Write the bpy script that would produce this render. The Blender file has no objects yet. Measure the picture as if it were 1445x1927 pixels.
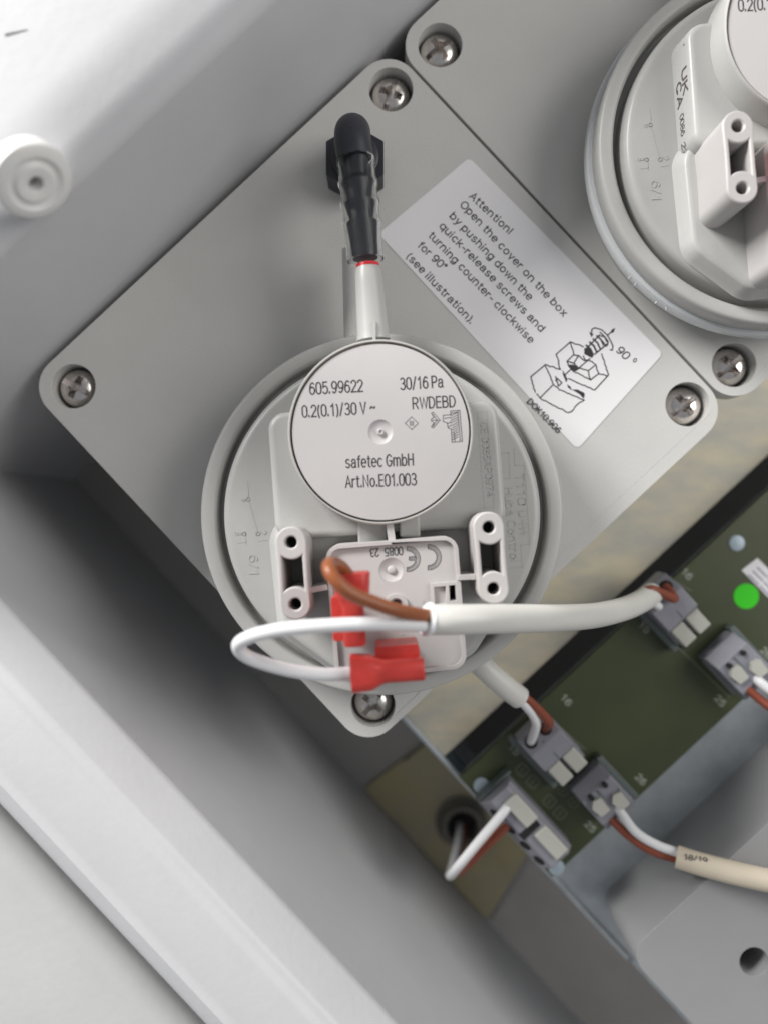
import bpy, bmesh, math, random
from mathutils import Vector, Matrix
from mathutils.geometry import tessellate_polygon

random.seed(7)
# ------------------------------------------------------------------ camera, world, light
K = 0.001                       # everything below is laid out in millimetres
F, CX, CY, H = 1446.0, 722.5, 963.5, 233.0   # focal length in photo pixels, image centre, camera height above the cabinet back
scene = bpy.context.scene
scene.render.engine = 'CYCLES'
scene.cycles.use_denoising = True
scene.cycles.max_bounces = 10
scene.cycles.transmission_bounces = 10
scene.cycles.transparent_max_bounces = 12
cam_d = bpy.data.cameras.new('camera'); cam = bpy.data.objects.new('camera', cam_d)
scene.collection.objects.link(cam); scene.camera = cam
cam.location = (0, 0, H * K); cam.rotation_euler = (0, 0, 0)
cam_d.sensor_fit = 'VERTICAL'; cam_d.sensor_height = 36.0
cam_d.lens = F / 1927 * 36.0
cam_d.clip_start = 0.005; cam_d.clip_end = 20
cam_d.dof.use_dof = True; cam_d.dof.focus_distance = 0.143; cam_d.dof.aperture_fstop = 7.8

world = bpy.data.worlds.new('World'); scene.world = world; world.use_nodes = True
bg = world.node_tree.nodes['Background']
bg.inputs[0].default_value = (0.92, 0.95, 1.0, 1); bg.inputs[1].default_value = 0.265

def area_lamp(name, loc, target, sx, sy, power, col):
    d = bpy.data.lights.new(name, 'AREA'); d.shape = 'RECTANGLE'; d.size = sx; d.size_y = sy
    d.energy = power; d.color = col
    o = bpy.data.objects.new(name, d); scene.collection.objects.link(o); o.location = loc
    o.rotation_euler = (Vector(target) - Vector(loc)).to_track_quat('-Z', 'Y').to_euler()
area_lamp('window_light', (0.52, 0.14, 0.50), (0.0, -0.01, 0.06), 0.42, 0.36, 2.0, (1.0, 0.975, 0.94))
area_lamp('rim_fill', (-0.46, 0.42, 0.37), (-0.06, 0.06, 0.11), 0.30, 0.20, 8.0, (1.0, 0.99, 0.97))  # fill added at the upper left to overexpose the cabinet rims
vs = scene.view_settings
vs.view_transform = 'Standard'; vs.look = 'None'; vs.gamma = 1.0; vs.use_curve_mapping = False; vs.exposure = 0.12

# ------------------------------------------------------------------ helpers
AN = math.radians(43.0)
UX, UY = math.cos(AN), math.sin(AN)          # u: along the cabinet's long wall
VX, VY = math.sin(AN), -math.cos(AN)         # v: across
def uv(u, v, z=0.0): return Vector((u * UX + v * VX, u * UY + v * VY, z))
def P(px, py, Z): return Vector(((px - CX) * Z / F, (CY - py) * Z / F, H - Z))
def zm(box, s):                              # a zoomed crop -> photo pixel
    return lambda x, y: (box[0] + x / s, box[1] + y / s)
MUV = Matrix(((UX, VX, 0, 0), (UY, VY, 0, 0), (0, 0, 1, 0), (0, 0, 0, 1)))   # (u,v,z) -> world (mirrors)

def circle(cx, cy, r, n=32, a0=0.0): return [(cx + r * math.cos(a0 + 2 * math.pi * i / n), cy + r * math.sin(a0 + 2 * math.pi * i / n)) for i in range(n)]
def roundpoly(pts, r, n=6):
    out = []; m = len(pts)
    rs = r if isinstance(r, (list, tuple)) else [r] * m
    for i in range(m):
        p = Vector(pts[i][:2]); a = Vector(pts[i - 1][:2]); b = Vector(pts[(i + 1) % m][:2])
        da = (a - p).normalized(); db = (b - p).normalized()
        ang = da.angle(db); rr = rs[i]
        t = min(rr / math.tan(ang / 2), 0.48 * (a - p).length, 0.48 * (b - p).length)
        rr = t * math.tan(ang / 2)
        c = p + (da + db).normalized() * (rr / math.sin(ang / 2))
        s = p + da * t; e = p + db * t
        a0 = math.atan2(s.y - c.y, s.x - c.x); a1 = math.atan2(e.y - c.y, e.x - c.x)
        d = (a1 - a0 + math.pi) % (2 * math.pi) - math.pi
        for k in range(n + 1):
            q = a0 + d * k / n
            out.append((c.x + rr * math.cos(q), c.y + rr * math.sin(q)))
    return out
def rect(x0, y0, x1, y1): return [(x0, y0), (x1, y0), (x1, y1), (x0, y1)]
def area2(p): return sum(p[i - 1][0] * p[i][1] - p[i][0] * p[i - 1][1] for i in range(len(p)))
def ccw(p): return list(p) if area2(p) > 0 else list(p)[::-1]
def offset(pts, d):                          # outward by d, for a counter-clockwise outline
    out = []; m = len(pts)
    for i in range(m):
        p = Vector(pts[i]); a = Vector(pts[i - 1]); b = Vector(pts[(i + 1) % m])
        e1 = (p - a); e2 = (b - p)
        if e1.length < 1e-6: e1 = e2
        if e2.length < 1e-6: e2 = e1
        e1 = e1.normalized(); e2 = e2.normalized()
        n = Vector((e1.y + e2.y, -e1.x - e2.x)); L = n.length
        n = n / L if L > 1e-6 else Vector((e1.y, -e1.x))
        k = max(0.5, n.dot(Vector((e1.y, -e1.x))))
        q = p + n * (d / k); out.append((q.x, q.y))
    return out
def smooth_path(pts, n=8):
    P_ = [Vector(p) for p in pts]; P_ = [2 * P_[0] - P_[1]] + P_ + [2 * P_[-1] - P_[-2]]
    out = []
    for i in range(1, len(P_) - 2):
        a, b, c, d = P_[i - 1:i + 3]
        for k in range(n):
            t = k / n
            out.append(0.5 * ((2 * b) + (c - a) * t + (2 * a - 5 * b + 4 * c - d) * t * t + (3 * b - a - 3 * c + d) * t ** 3))
    out.append(P_[-2]); return out

class MB:
    def __init__(s): s.v = []; s.f = []
    def add(s, verts, faces, M=None):
        o = len(s.v)
        for p in verts:
            p = Vector(p); s.v.append(M @ p if M is not None else p)
        s.f += [tuple(i + o for i in f) for f in faces]
        return s
    def plate(s, outer, z0, z1, holes=(), M=None, ch=0.0):
        outer = ccw(outer); holes = [ccw(h)[::-1] for h in holes]
        loops = [outer] + holes; flat = [p for l in loops for p in l]; n = len(flat)
        if ch:                                 # a small chamfer round the top edges
            top = [p for l in loops for p in offset(l, -ch)]; tl = []; o = 0
            for l in loops: tl.append(top[o:o + len(l)]); o += len(l)
        else: top = flat; tl = loops
        tris = tessellate_polygon([[Vector((x, y, 0)) for x, y in l] for l in tl])
        V_ = [(x, y, z1) for x, y in top] + [(x, y, z0) for x, y in flat]; fc = []
        if ch: V_ += [(x, y, z1 - ch) for x, y in flat]
        for t in tris:
            a, b, c = t
            ar = (top[b][0] - top[a][0]) * (top[c][1] - top[a][1]) - (top[c][0] - top[a][0]) * (top[b][1] - top[a][1])
            if abs(ar) < 1e-9: continue
            if ar < 0: a, b, c = a, c, b
            fc.append((a, b, c)); fc.append((c + n, b + n, a + n))
        o = 0
        for l in loops:
            m = len(l)
            for i in range(m):
                j = (i + 1) % m
                if ch:
                    fc.append((o + i, o + i + 2 * n, o + j + 2 * n, o + j)); fc.append((o + i + 2 * n, o + i + n, o + j + n, o + j + 2 * n))
                else: fc.append((o + i, o + i + n, o + j + n, o + j))
            o += m
        return s.add(V_, fc, M)
    def loft(s, outs, M=None, cap_top=True, cap_bottom=True):   # [(outline, z)] bottom to top
        m = len(outs[0][0]); V_ = []; fc = []
        for o, z in outs: V_ += [(x, y, z) for x, y in o]
        for k in range(len(outs) - 1):
            for i in range(m):
                j = (i + 1) % m
                fc.append((k * m + i, k * m + j, (k + 1) * m + j, (k + 1) * m + i))
        if cap_top: fc.append(tuple((len(outs) - 1) * m + i for i in range(m)))
        if cap_bottom: fc.append(tuple(range(m))[::-1])
        return s.add(V_, fc, M)
    def box(s, x0, y0, z0, x1, y1, z1, M=None): return s.loft([(rect(x0, y0, x1, y1), z0), (rect(x0, y0, x1, y1), z1)], M)
    def lathe(s, prof, n=64, M=None):        # (r,z), from the outside bottom to the centre top
        V_ = []; fc = []
        for r, z in prof:
            for i in range(n):
                a = 2 * math.pi * i / n; V_.append((r * math.cos(a), r * math.sin(a), z))
        for k in range(len(prof) - 1):
            for i in range(n):
                j = (i + 1) % n
                fc.append((k * n + i, k * n + j, (k + 1) * n + j, (k + 1) * n + i))
        if prof[0][0] > 1e-6: fc.append(tuple(range(n))[::-1])
        fc.append(tuple((len(prof) - 1) * n + i for i in range(n)))
        return s.add(V_, fc, M)
    def tube(s, path, r, n=16, M=None, caps=True):
        path = [Vector(p) for p in path]; L = len(path)
        rs = r if isinstance(r, (list, tuple)) else [r] * L
        V_ = []; fc = []
        t = (path[1] - path[0]).normalized()
        nrm = t.orthogonal().normalized()
        for i in range(L):
            t2 = (path[min(i + 1, L - 1)] - path[max(i - 1, 0)]).normalized()
            nrm = (t.rotation_difference(t2) @ nrm); nrm = (nrm - t2 * nrm.dot(t2)).normalized(); t = t2
            b = t.cross(nrm)
            for k in range(n):
                a = 2 * math.pi * k / n
                V_.append(path[i] + (nrm * math.cos(a) + b * math.sin(a)) * rs[i])
        for i in range(L - 1):
            for k in range(n):
                j = (k + 1) % n
                fc.append((i * n + k, i * n + j, (i + 1) * n + j, (i + 1) * n + k))
        if caps:
            fc.append(tuple(range(n))[::-1]); fc.append(tuple((L - 1) * n + k for k in range(n)))
        return s.add(V_, fc, M)
    def strokes(s, polys, w, z, th=0.02):    # flat pen strokes, world xy in mm
        for pl in polys:
            for a, b in zip(pl[:-1], pl[1:]):
                a = Vector(a[:2]); b = Vector(b[:2]); d = b - a
                if d.length < 1e-6: continue
                d.normalize(); q = Vector((-d.y, d.x)) * w / 2; e = d * w * 0.3
                c = [a - e + q, a - e - q, b + e - q, b + e + q]
                s.plate([(p.x, p.y) for p in c], z, z + th)
        return s
    def build(s, name, mat, parent=None, bevel=0, seg=2, smooth=40):
        base = Vector(parent['base']) if parent is not None else s.base()
        me = bpy.data.meshes.new(name)
        me.from_pydata([(p - base) * K for p in s.v], [], s.f); me.update()
        bm = bmesh.new(); bm.from_mesh(me)
        bmesh.ops.remove_doubles(bm, verts=bm.verts, dist=1e-7)
        bmesh.ops.recalc_face_normals(bm, faces=bm.faces); bm.to_mesh(me); bm.free()
        me.materials.append(mat)
        me.shade_smooth(); me.set_sharp_from_angle(angle=math.radians(smooth))
        o = bpy.data.objects.new(name, me); scene.collection.objects.link(o)
        if parent is not None:
            o.parent = parent
            # parts sit in their thing's own frame; a sub-part's part shares that frame
            o['base'] = tuple(base)
        else:
            o.location = base * K; o['base'] = tuple(base)
        if bevel:
            m = o.modifiers.new('bevel', 'BEVEL'); m.width = bevel * K; m.segments = seg
            m.limit_method = 'ANGLE'; m.angle_limit = math.radians(35); m.harden_normals = True
        return o
    def base(s):
        n = len(s.v); zmin = min(p.z for p in s.v)
        return Vector((sum(p.x for p in s.v) / n, sum(p.y for p in s.v) / n, zmin))

def thing(name, label, cat, base, group=None):
    o = bpy.data.objects.new(name, None); scene.collection.objects.link(o)
    o.location = Vector(base) * K; o['base'] = tuple(base); o.empty_display_size = 0.01
    o['label'] = label; o['category'] = cat
    if group: o['group'] = group
    return o
def tag(o, label, cat, group=None):
    o['label'] = label; o['category'] = cat
    if group: o['group'] = group
    return o

def arc(cx, cy, rx, ry, a0, a1, n=10):
    n = max(3, int(abs(a1 - a0) / 360 * 24))
    return [(cx + rx * math.cos(math.radians(a0 + (a1 - a0) * k / n)), cy + ry * math.sin(math.radians(a0 + (a1 - a0) * k / n))) for k in range(n + 1)]
XH = 0.72
_o = lambda x=0.25: arc(x, XH / 2, 0.25, XH / 2, 0, 360)
_arch = [(0, 0.44)] + arc(0.23, 0.46, 0.23, 0.26, 180, 0) + [(0.46, 0)]
_six = [[(0.0, 0.32), (0.02, 0.58), (0.10, 0.82), (0.22, 0.97), (0.34, 0.99), (0.46, 0.88)], arc(0.26, 0.31, 0.26, 0.31, 0, 360)]
GL = {                                        # single-stroke sans alphabet: advance, strokes (cap height 1)
    '0': (.54, [arc(.26, .68, .26, .32, 0, 180) + arc(.26, .32, .26, .32, 180, 360) + [(.52, .68)]]), '1': (.46, [[(.06, .78), (.28, 1), (.28, 0)]]),
    '2': (.54, [arc(.26, .74, .25, .26, 170, -35) + [(0, 0), (.52, 0)]]), '3': (.54, [arc(.25, .76, .22, .24, 150, -90) + arc(.25, .26, .27, .26, 90, -150)]),
    '4': (.56, [[(.38, 0), (.38, 1), (0, .28), (.54, .28)]]), '5': (.54, [[(.48, 1), (.08, 1), (.04, .54)] + arc(.25, .33, .27, .33, 135, -145)]),
    '6': (.54, _six), '9': (.54, [[(.52 - x, 1 - y) for x, y in p] for p in _six]), '7': (.52, [[(0, 1), (.5, 1), (.18, 0)]]),
    '8': (.54, [arc(.26, .76, .21, .24, -90, 270), arc(.26, .26, .26, .26, 90, 450)]),
    'A': (.62, [[(0, 0), (.30, 1), (.60, 0)], [(.10, .33), (.50, .33)]]), 'B': (.60, [[(0, .54), (.3, .54)] + arc(.28, .27, .27, .27, 90, -90) + [(0, 0), (0, 1)] + arc(.28, .77, .22, .23, 90, -90)]),
    'C': (.60, [arc(.3, .5, .3, .5, 42, 318)]), 'D': (.62, [[(0, 0), (0, 1)] + arc(.2, .5, .37, .5, 90, -90) + [(0, 0)]]),
    'E': (.52, [[(.48, 0), (0, 0), (0, 1), (.46, 1)], [(0, .53), (.42, .53)]]), 'G': (.64, [arc(.3, .5, .3, .5, 42, 338) + [(.58, .46), (.34, .46)]]),
    'H': (.60, [[(0, 0), (0, 1)], [(.54, 0), (.54, 1)], [(0, .53), (.54, .53)]]), 'K': (.58, [[(0, 0), (0, 1)], [(.52, 1), (0, .38)], [(.18, .58), (.56, 0)]]),
    'N': (.62, [[(0, 0), (0, 1), (.54, 0), (.54, 1)]]), 'O': (.68, [arc(.33, .5, .33, .5, 90, 450)]), 'P': (.56, [[(0, 0), (0, 1)] + arc(.26, .73, .26, .27, 90, -90) + [(0, .46)]]),
    'R': (.60, [[(0, 0), (0, 1)] + arc(.27, .74, .26, .26, 90, -90) + [(0, .48)], [(.27, .48), (.55, 0)]]), 'T': (.56, [[(0, 1), (.56, 1)], [(.28, 1), (.28, 0)]]),
    'U': (.60, [[(0, 1)] + arc(.27, .28, .27, .28, 180, 360) + [(.54, 1)]]), 'V': (.60, [[(0, 1), (.29, 0), (.58, 1)]]), 'W': (.86, [[(0, 1), (.2, 0), (.42, .95), (.64, 0), (.84, 1)]]),
    'a': (.54, [[(.04, .52)] + arc(.24, .52, .20, .20, 160, 0) + [(.44, .10), (.50, .01)], [(.44, .42), (.30, .40), (.20, .39)] + arc(.18, .19, .18, .19, 100, 270) + [(.32, .03), (.44, .16)]]),
    'b': (.56, [[(0, 0), (0, 1)], _o()]), 'c': (.52, [arc(.25, .36, .25, .36, 45, 315)]), 'd': (.56, [[(.5, 0), (.5, 1)], _o()]),
    'e': (.54, [[(.01, .37), (.50, .37)] + arc(.25, .36, .25, .36, 4, 312)]), 'f': (.30, [[(.12, 0), (.12, .80)] + arc(.27, .80, .15, .19, 180, 80), [(0, XH), (.28, XH)]]),
    'g': (.56, [_o(), [(.5, XH), (.5, -.06)] + arc(.25, -.06, .25, .2, 0, -150)]), 'h': (.54, [[(0, 0), (0, 1)], _arch]), 'i': (.12, [[(0, 0), (0, .68)], [(0, .93), (0, 1.03)]]),
    'k': (.50, [[(0, 0), (0, 1)], [(.42, XH), (0, .27)], [(.15, .43), (.46, 0)]]), 'l': (.12, [[(0, 0), (0, 1)]]), 'n': (.54, [[(0, 0), (0, XH)], _arch]), 'o': (.56, [_o()]),
    'm': (.84, [[(0, 0), (0, XH)], [(0, .44)] + arc(.19, .5, .19, .22, 180, 0) + [(.38, 0)], [(.38, .44)] + arc(.57, .5, .19, .22, 180, 0) + [(.76, 0)]]),
    'p': (.56, [[(0, -.28), (0, XH)], _o()]), 'q': (.56, [[(.5, -.28), (.5, XH)], _o()]), 'r': (.32, [[(0, 0), (0, XH)], [(0, .42)] + arc(.22, .46, .22, .25, 180, 75)]),
    's': (.50, [arc(.22, .54, .19, .18, 35, 265) + arc(.22, .18, .22, .18, 85, -150)]), 't': (.32, [[(.12, .94), (.12, .16)] + arc(.26, .16, .14, .15, 180, 285), [(0, XH), (.29, XH)]]),
    'u': (.54, [[(0, XH)] + arc(.23, .25, .23, .25, 180, 360) + [(.46, .4)], [(.46, 0), (.46, XH)]]), 'v': (.50, [[(0, XH), (.23, 0), (.46, XH)]]), 'w': (.72, [[(0, XH), (.17, 0), (.34, XH), (.51, 0), (.68, XH)]]),
    'x': (.48, [[(0, XH), (.44, 0)], [(0, 0), (.44, XH)]]), 'y': (.48, [[(0, XH), (.23, 0)], [(.46, XH), (.16, -.2), (.02, -.26)]]), 'µ': (.54, [[(0, -.26), (0, XH)], [(0, .25)] + arc(.23, .25, .23, .25, 180, 360) + [(.46, XH)]]),
    '.': (.14, [[(.02, 0), (.02, .13)]]), '!': (.16, [[(.02, 0), (.02, .13)], [(.02, .3), (.02, 1)]]), '-': (.34, [[(0, .38), (.28, .38)]]), '/': (.40, [[(0, -.05), (.34, 1.05)]]),
    '(': (.24, [arc(.34, .42, .32, .66, 125, 235)]), ')': (.24, [arc(-.14, .42, .32, .66, 55, -55)]), '~': (.62, [[(0, .42), (.06, .54), (.14, .58), (.24, .52), (.36, .44), (.44, .46), (.5, .58)]]),
    '°': (.30, [arc(.12, .86, .12, .13, 0, 360)]), ' ': (.26, [])}
def text_axes(mb, t, o, ex, ey, width, cap, th=0.012, lift=0.03, shear=0.0, bold=0.0, wt=0.125, gap=0.17):
    """text with its baseline starting at o, running along ex, glyphs rising along ey"""
    ex = Vector(ex).normalized(); ey = Vector(ey); ey = (ey - ex * ey.dot(ex)).normalized(); ez = ex.cross(ey)
    adv = 0.0; pls = []
    for ch in t:
        w, sk = GL[ch]
        for p in sk: pls.append([(x + adv + shear * y, y) for x, y in p])
        adv += w + (gap if ch != ' ' else 0.06)
    allx = [x for p in pls for x, _ in p]; x0, x1 = min(allx), max(allx)
    w = (wt + (0.035 if bold else 0)) * cap
    sx = (width - w * 0.8) / max(1e-6, x1 - x0); sy = cap * (1 - wt * 0.6)
    if len(t) == 1: sx = min(sx, sy * 0.95) if t != '1' else sy
    o = Vector(o)
    for k, p in enumerate(pls):
        q = [Vector(((x - x0) * sx + w * 0.4, y * sy + w * 0.3)) for x, y in p]
        q = [a for i, a in enumerate(q) if i == 0 or (a - q[i - 1]).length > 1e-5]
        n = len(q); V_ = []; zt = lift + th + 0.0015 * (k % 7)
        closed = (q[0] - q[-1]).length < 1e-4
        for i in range(n):
            e1 = (q[i] - q[i - 1]) if i else ((q[0] - q[-2]) if closed else q[1] - q[0])
            e2 = (q[i + 1] - q[i]) if i < n - 1 else ((q[1] - q[0]) if closed else q[-1] - q[-2])
            e1 = e1.normalized(); e2 = e2.normalized(); m = Vector((-(e1.y + e2.y), e1.x + e2.x))
            m = m.normalized() if m.length > 0.05 else Vector((-e1.y, e1.x))
            c = max(0.45, m.dot(Vector((-e1.y, e1.x)))); m = m * (w / 2 / c)
            ext = Vector((0, 0))
            if not closed and i == 0: ext = -e2 * w * 0.35
            if not closed and i == n - 1: ext = e1 * w * 0.35
            for sgn in (1, -1):
                v = q[i] + ext + m * sgn; V_.append(o + ex * v.x + ey * v.y + ez * zt)
        N = len(V_); V_ = V_ + [v - ez * th for v in V_]; fs = []
        for i in range(n - 1):
            a, b, c, d = 2 * i, 2 * i + 1, 2 * i + 3, 2 * i + 2
            fs += [(a, b, c, d), (a + N, d + N, c + N, b + N), (a, d, d + N, a + N), (b, b + N, c + N, c)]
        fs += [(0, N, N + 1, 1), (2 * n - 2, 2 * n - 1, N + 2 * n - 1, N + 2 * n - 2)]
        mb.add(V_, fs)
    return mb
def text_px(mb, t, p0, p1, cap_px, Z, D=(0, 0, 0), **kw):
    a = P(*p0, Z) + Vector(D); b = P(*p1, Z) + Vector(D); ex = (b - a)
    ey = Vector((-ex.y, ex.x, 0))
    return text_axes(mb, t, a, ex, ey, ex.length, cap_px * Z / F, **kw)

# ------------------------------------------------------------------ materials
def mat(name, col, rough=0.45, metal=0.0, bump=0.0, bscale=900, var=0.0, vscale=60, col2=None, spec=0.5, sss=0.0, trans=0.0, ior=1.45, specks=0.0, coat=0.0, alpha=1.0, stretch=None):
    m = bpy.data.materials.new(name); m.use_nodes = True; nt = m.node_tree; N = nt.nodes; Lk = nt.links
    b = N['Principled BSDF']
    b.inputs['Base Color'].default_value = (*col, 1); b.inputs['Roughness'].default_value = rough
    b.inputs['Metallic'].default_value = metal; b.inputs['IOR'].default_value = ior
    b.inputs['Specular IOR Level'].default_value = spec; b.inputs['Transmission Weight'].default_value = trans
    b.inputs['Alpha'].default_value = alpha
    if coat: b.inputs['Coat Weight'].default_value = coat; b.inputs['Coat Roughness'].default_value = 0.1
    if sss:
        b.inputs['Subsurface Weight'].default_value = sss; b.inputs['Subsurface Radius'].default_value = (1, 0.7, 0.5); b.inputs['Subsurface Scale'].default_value = 0.0012
    tc = N.new('ShaderNodeTexCoord'); src = tc.outputs['Object']
    if stretch:
        mp = N.new('ShaderNodeMapping'); mp.inputs['Scale'].default_value = stretch; mp.inputs['Rotation'].default_value = (0, 0, -AN)
        Lk.new(src, mp.inputs[0]); src = mp.outputs[0]
    last = None
    if var or col2:
        n = N.new('ShaderNodeTexNoise'); n.inputs['Scale'].default_value = vscale; n.inputs['Detail'].default_value = 6; n.inputs['Roughness'].default_value = 0.65
        Lk.new(src, n.inputs['Vector'])
        r = N.new('ShaderNodeValToRGB'); r.color_ramp.elements[0].position = 0.36; r.color_ramp.elements[1].position = 0.66
        c2 = col2 if col2 else tuple(c * (1 - var) for c in col)
        r.color_ramp.elements[0].color = (*c2, 1); r.color_ramp.elements[1].color = (*col, 1)
        Lk.new(n.outputs['Fac'], r.inputs[0]); last = r.outputs[0]
        rr = N.new('ShaderNodeMapRange'); rr.inputs['To Min'].default_value = max(0.02, rough - 0.08); rr.inputs['To Max'].default_value = min(1, rough + 0.08)
        Lk.new(n.outputs['Fac'], rr.inputs['Value']); Lk.new(rr.outputs[0], b.inputs['Roughness'])
    if specks:                               # dust and tiny dark grains moulded in or settled on the surface
        vn = N.new('ShaderNodeTexVoronoi'); vn.inputs['Scale'].default_value = 95
        Lk.new(tc.outputs['Object'], vn.inputs['Vector'])
        lt = N.new('ShaderNodeMath'); lt.operation = 'LESS_THAN'; lt.inputs[1].default_value = 0.022
        Lk.new(vn.outputs['Distance'], lt.inputs[0])
        wn = N.new('ShaderNodeSeparateColor'); Lk.new(vn.outputs['Color'], wn.inputs[0])
        gt = N.new('ShaderNodeMath'); gt.operation = 'LESS_THAN'; gt.inputs[1].default_value = specks
        Lk.new(wn.outputs[0], gt.inputs[0])
        mu = N.new('ShaderNodeMath'); mu.operation = 'MULTIPLY'; Lk.new(lt.outputs[0], mu.inputs[0]); Lk.new(gt.outputs[0], mu.inputs[1])
        mx = N.new('ShaderNodeMix'); mx.data_type = 'RGBA'; Lk.new(mu.outputs[0], mx.inputs['Factor'])
        if last: Lk.new(last, mx.inputs['A'])
        else: mx.inputs['A'].default_value = (*col, 1)
        mx.inputs['B'].default_value = (0.06, 0.055, 0.05, 1); last = mx.outputs['Result']
    if last: Lk.new(last, b.inputs['Base Color'])
    if bump:
        n2 = N.new('ShaderNodeTexNoise'); n2.inputs['Scale'].default_value = bscale; n2.inputs['Detail'].default_value = 3
        Lk.new(src, n2.inputs['Vector'])
        bp = N.new('ShaderNodeBump'); bp.inputs['Strength'].default_value = bump; bp.inputs['Distance'].default_value = 0.0002
        Lk.new(n2.outputs['Fac'], bp.inputs['Height']); Lk.new(bp.outputs[0], b.inputs['Normal'])
    return m
M = {}
M['paint'] = mat('white_cabinet_paint', (0.60, 0.60, 0.612), 0.42, bump=0.16, bscale=650, var=0.07, vscale=22)
M['rimpaint'] = mat('rim_paint', (0.76, 0.76, 0.76), 0.38, bump=0.15, bscale=420, var=0.04, vscale=40)
M['frame'] = mat('grey_frame_paint', (0.58, 0.58, 0.57), 0.5, bump=0.16, bscale=650, var=0.08, vscale=30)
M['box'] = mat('grey_box_plastic', (0.61, 0.60, 0.575), 0.44, bump=0.30, bscale=2400, var=0.07, vscale=28, specks=0.07)
M['switch'] = mat('switch_plastic', (0.485, 0.48, 0.46), 0.36, bump=0.08, bscale=1500, var=0.06, vscale=45, specks=0.14, sss=0.15)
M['cover'] = mat('cover_plastic', (0.50, 0.48, 0.47), 0.40, bump=0.08, bscale=1500, var=0.03, vscale=90, specks=0.08, sss=0.12)
M['plate'] = mat('label_plastic', (0.53, 0.51, 0.505), 0.40, bump=0.06, bscale=1500, var=0.05, vscale=45, specks=0.12)
M['clearring'] = mat('milky_ring', (0.66, 0.68, 0.69), 0.3, sss=0.3)
M['steel'] = mat('stainless_steel', (0.76, 0.72, 0.69), 0.26, metal=1.0, bump=0.08, bscale=1200, var=0.15, vscale=400)
M['galv'] = mat('galvanised_steel', (0.46, 0.50, 0.53), 0.5, metal=0.35, bump=0.1, bscale=600, col2=(0.36, 0.39, 0.41), vscale=120)
M['zinc'] = mat('zinc_plate', (0.70, 0.63, 0.46), 0.55, metal=0.15, bump=0.2, bscale=500, col2=(0.50, 0.49, 0.43), vscale=80, stretch=(0.7, 1.6, 1))
M['yellow'] = mat('yellow_chromate', (0.48, 0.41, 0.22), 0.5, metal=0.2, bump=0.1, col2=(0.40, 0.37, 0.29), vscale=45)
M['back'] = mat('cabinet_back_paint', (0.46, 0.44, 0.42), 0.5, bump=0.2, bscale=420, var=0.08, vscale=50)
M['black'] = mat('black_plastic', (0.030, 0.031, 0.040), 0.42, bump=0.05, bscale=1500)
M['dark'] = mat('hole_shade', (0.012, 0.012, 0.012), 0.7)  # near-black puts the shade of holes and gaps into the colour
M['ink'] = mat('printing_ink', (0.035, 0.035, 0.04), 0.6)
M['capink'] = mat('laser_ink', (0.055, 0.05, 0.052), 0.6, var=0.4, vscale=900)
M['recess'] = mat('recess_shade_grey', (0.07, 0.07, 0.075), 0.5)
M['greyink'] = mat('laser_print', (0.10, 0.085, 0.085), 0.6)
M['sticker'] = mat('white_sticker', (0.88, 0.86, 0.87), 0.42, bump=0.03, bscale=800, var=0.03, vscale=40)
M['tube'] = mat('clear_tube', (0.90, 0.91, 0.90), 0.16, trans=1.0, ior=1.12)
M['red'] = mat('red_nylon', (0.78, 0.075, 0.06), 0.32, sss=0.3, var=0.2, vscale=250, trans=0.35)
M['redring'] = mat('red_ring', (0.62, 0.02, 0.03), 0.4)
M['crimp'] = mat('tinned_brass', (0.7, 0.62, 0.45), 0.3, metal=1.0)
M['brown'] = mat('brown_insulation', (0.30, 0.095, 0.035), 0.34, var=0.12, vscale=200)
M['redbrown'] = mat('red_brown_insulation', (0.24, 0.060, 0.032), 0.40, var=0.12, vscale=200)
M['whitewire'] = mat('white_insulation', (0.76, 0.76, 0.77), 0.36, var=0.04, vscale=150)
M['sheath'] = mat('cable_sheath', (0.66, 0.65, 0.61), 0.40, bump=0.05, bscale=500, var=0.05, vscale=90)
M['cream'] = mat('cream_sheath', (0.66, 0.58, 0.46), 0.42, var=0.08, vscale=120)
M['sheathcut'] = mat('cut_sheath', (0.82, 0.83, 0.85), 0.45)
M['pcb'] = mat('solder_mask', (0.064, 0.076, 0.032), 0.34, col2=(0.052, 0.063, 0.029), vscale=40)
M['silk'] = mat('silkscreen', (0.42, 0.44, 0.38), 0.6)
M['track'] = mat('silk_thin', (0.17, 0.19, 0.14), 0.6)
M['term'] = mat('terminal_grey', (0.26, 0.26, 0.295), 0.40, var=0.12, vscale=200)
M['termdark'] = mat('terminal_base', (0.12, 0.145, 0.14), 0.35)
M['lever'] = mat('terminal_lever', (0.46, 0.455, 0.405), 0.4)
M['solder'] = mat('solder', (0.42, 0.50, 0.56), 0.5, metal=0.2)
M['standoff'] = mat('plastic_standoff', (0.085, 0.12, 0.13), 0.45)
M['green'] = mat('green_sticker', (0.03, 0.64, 0.0), 0.5)
M['plug'] = mat('white_plug', (0.72, 0.72, 0.70), 0.4, sss=0.2)
M['teal'] = mat('channel_shade', (0.022, 0.040, 0.045), 0.4)  # near-black teal stands in for the shade down in the channel

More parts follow.
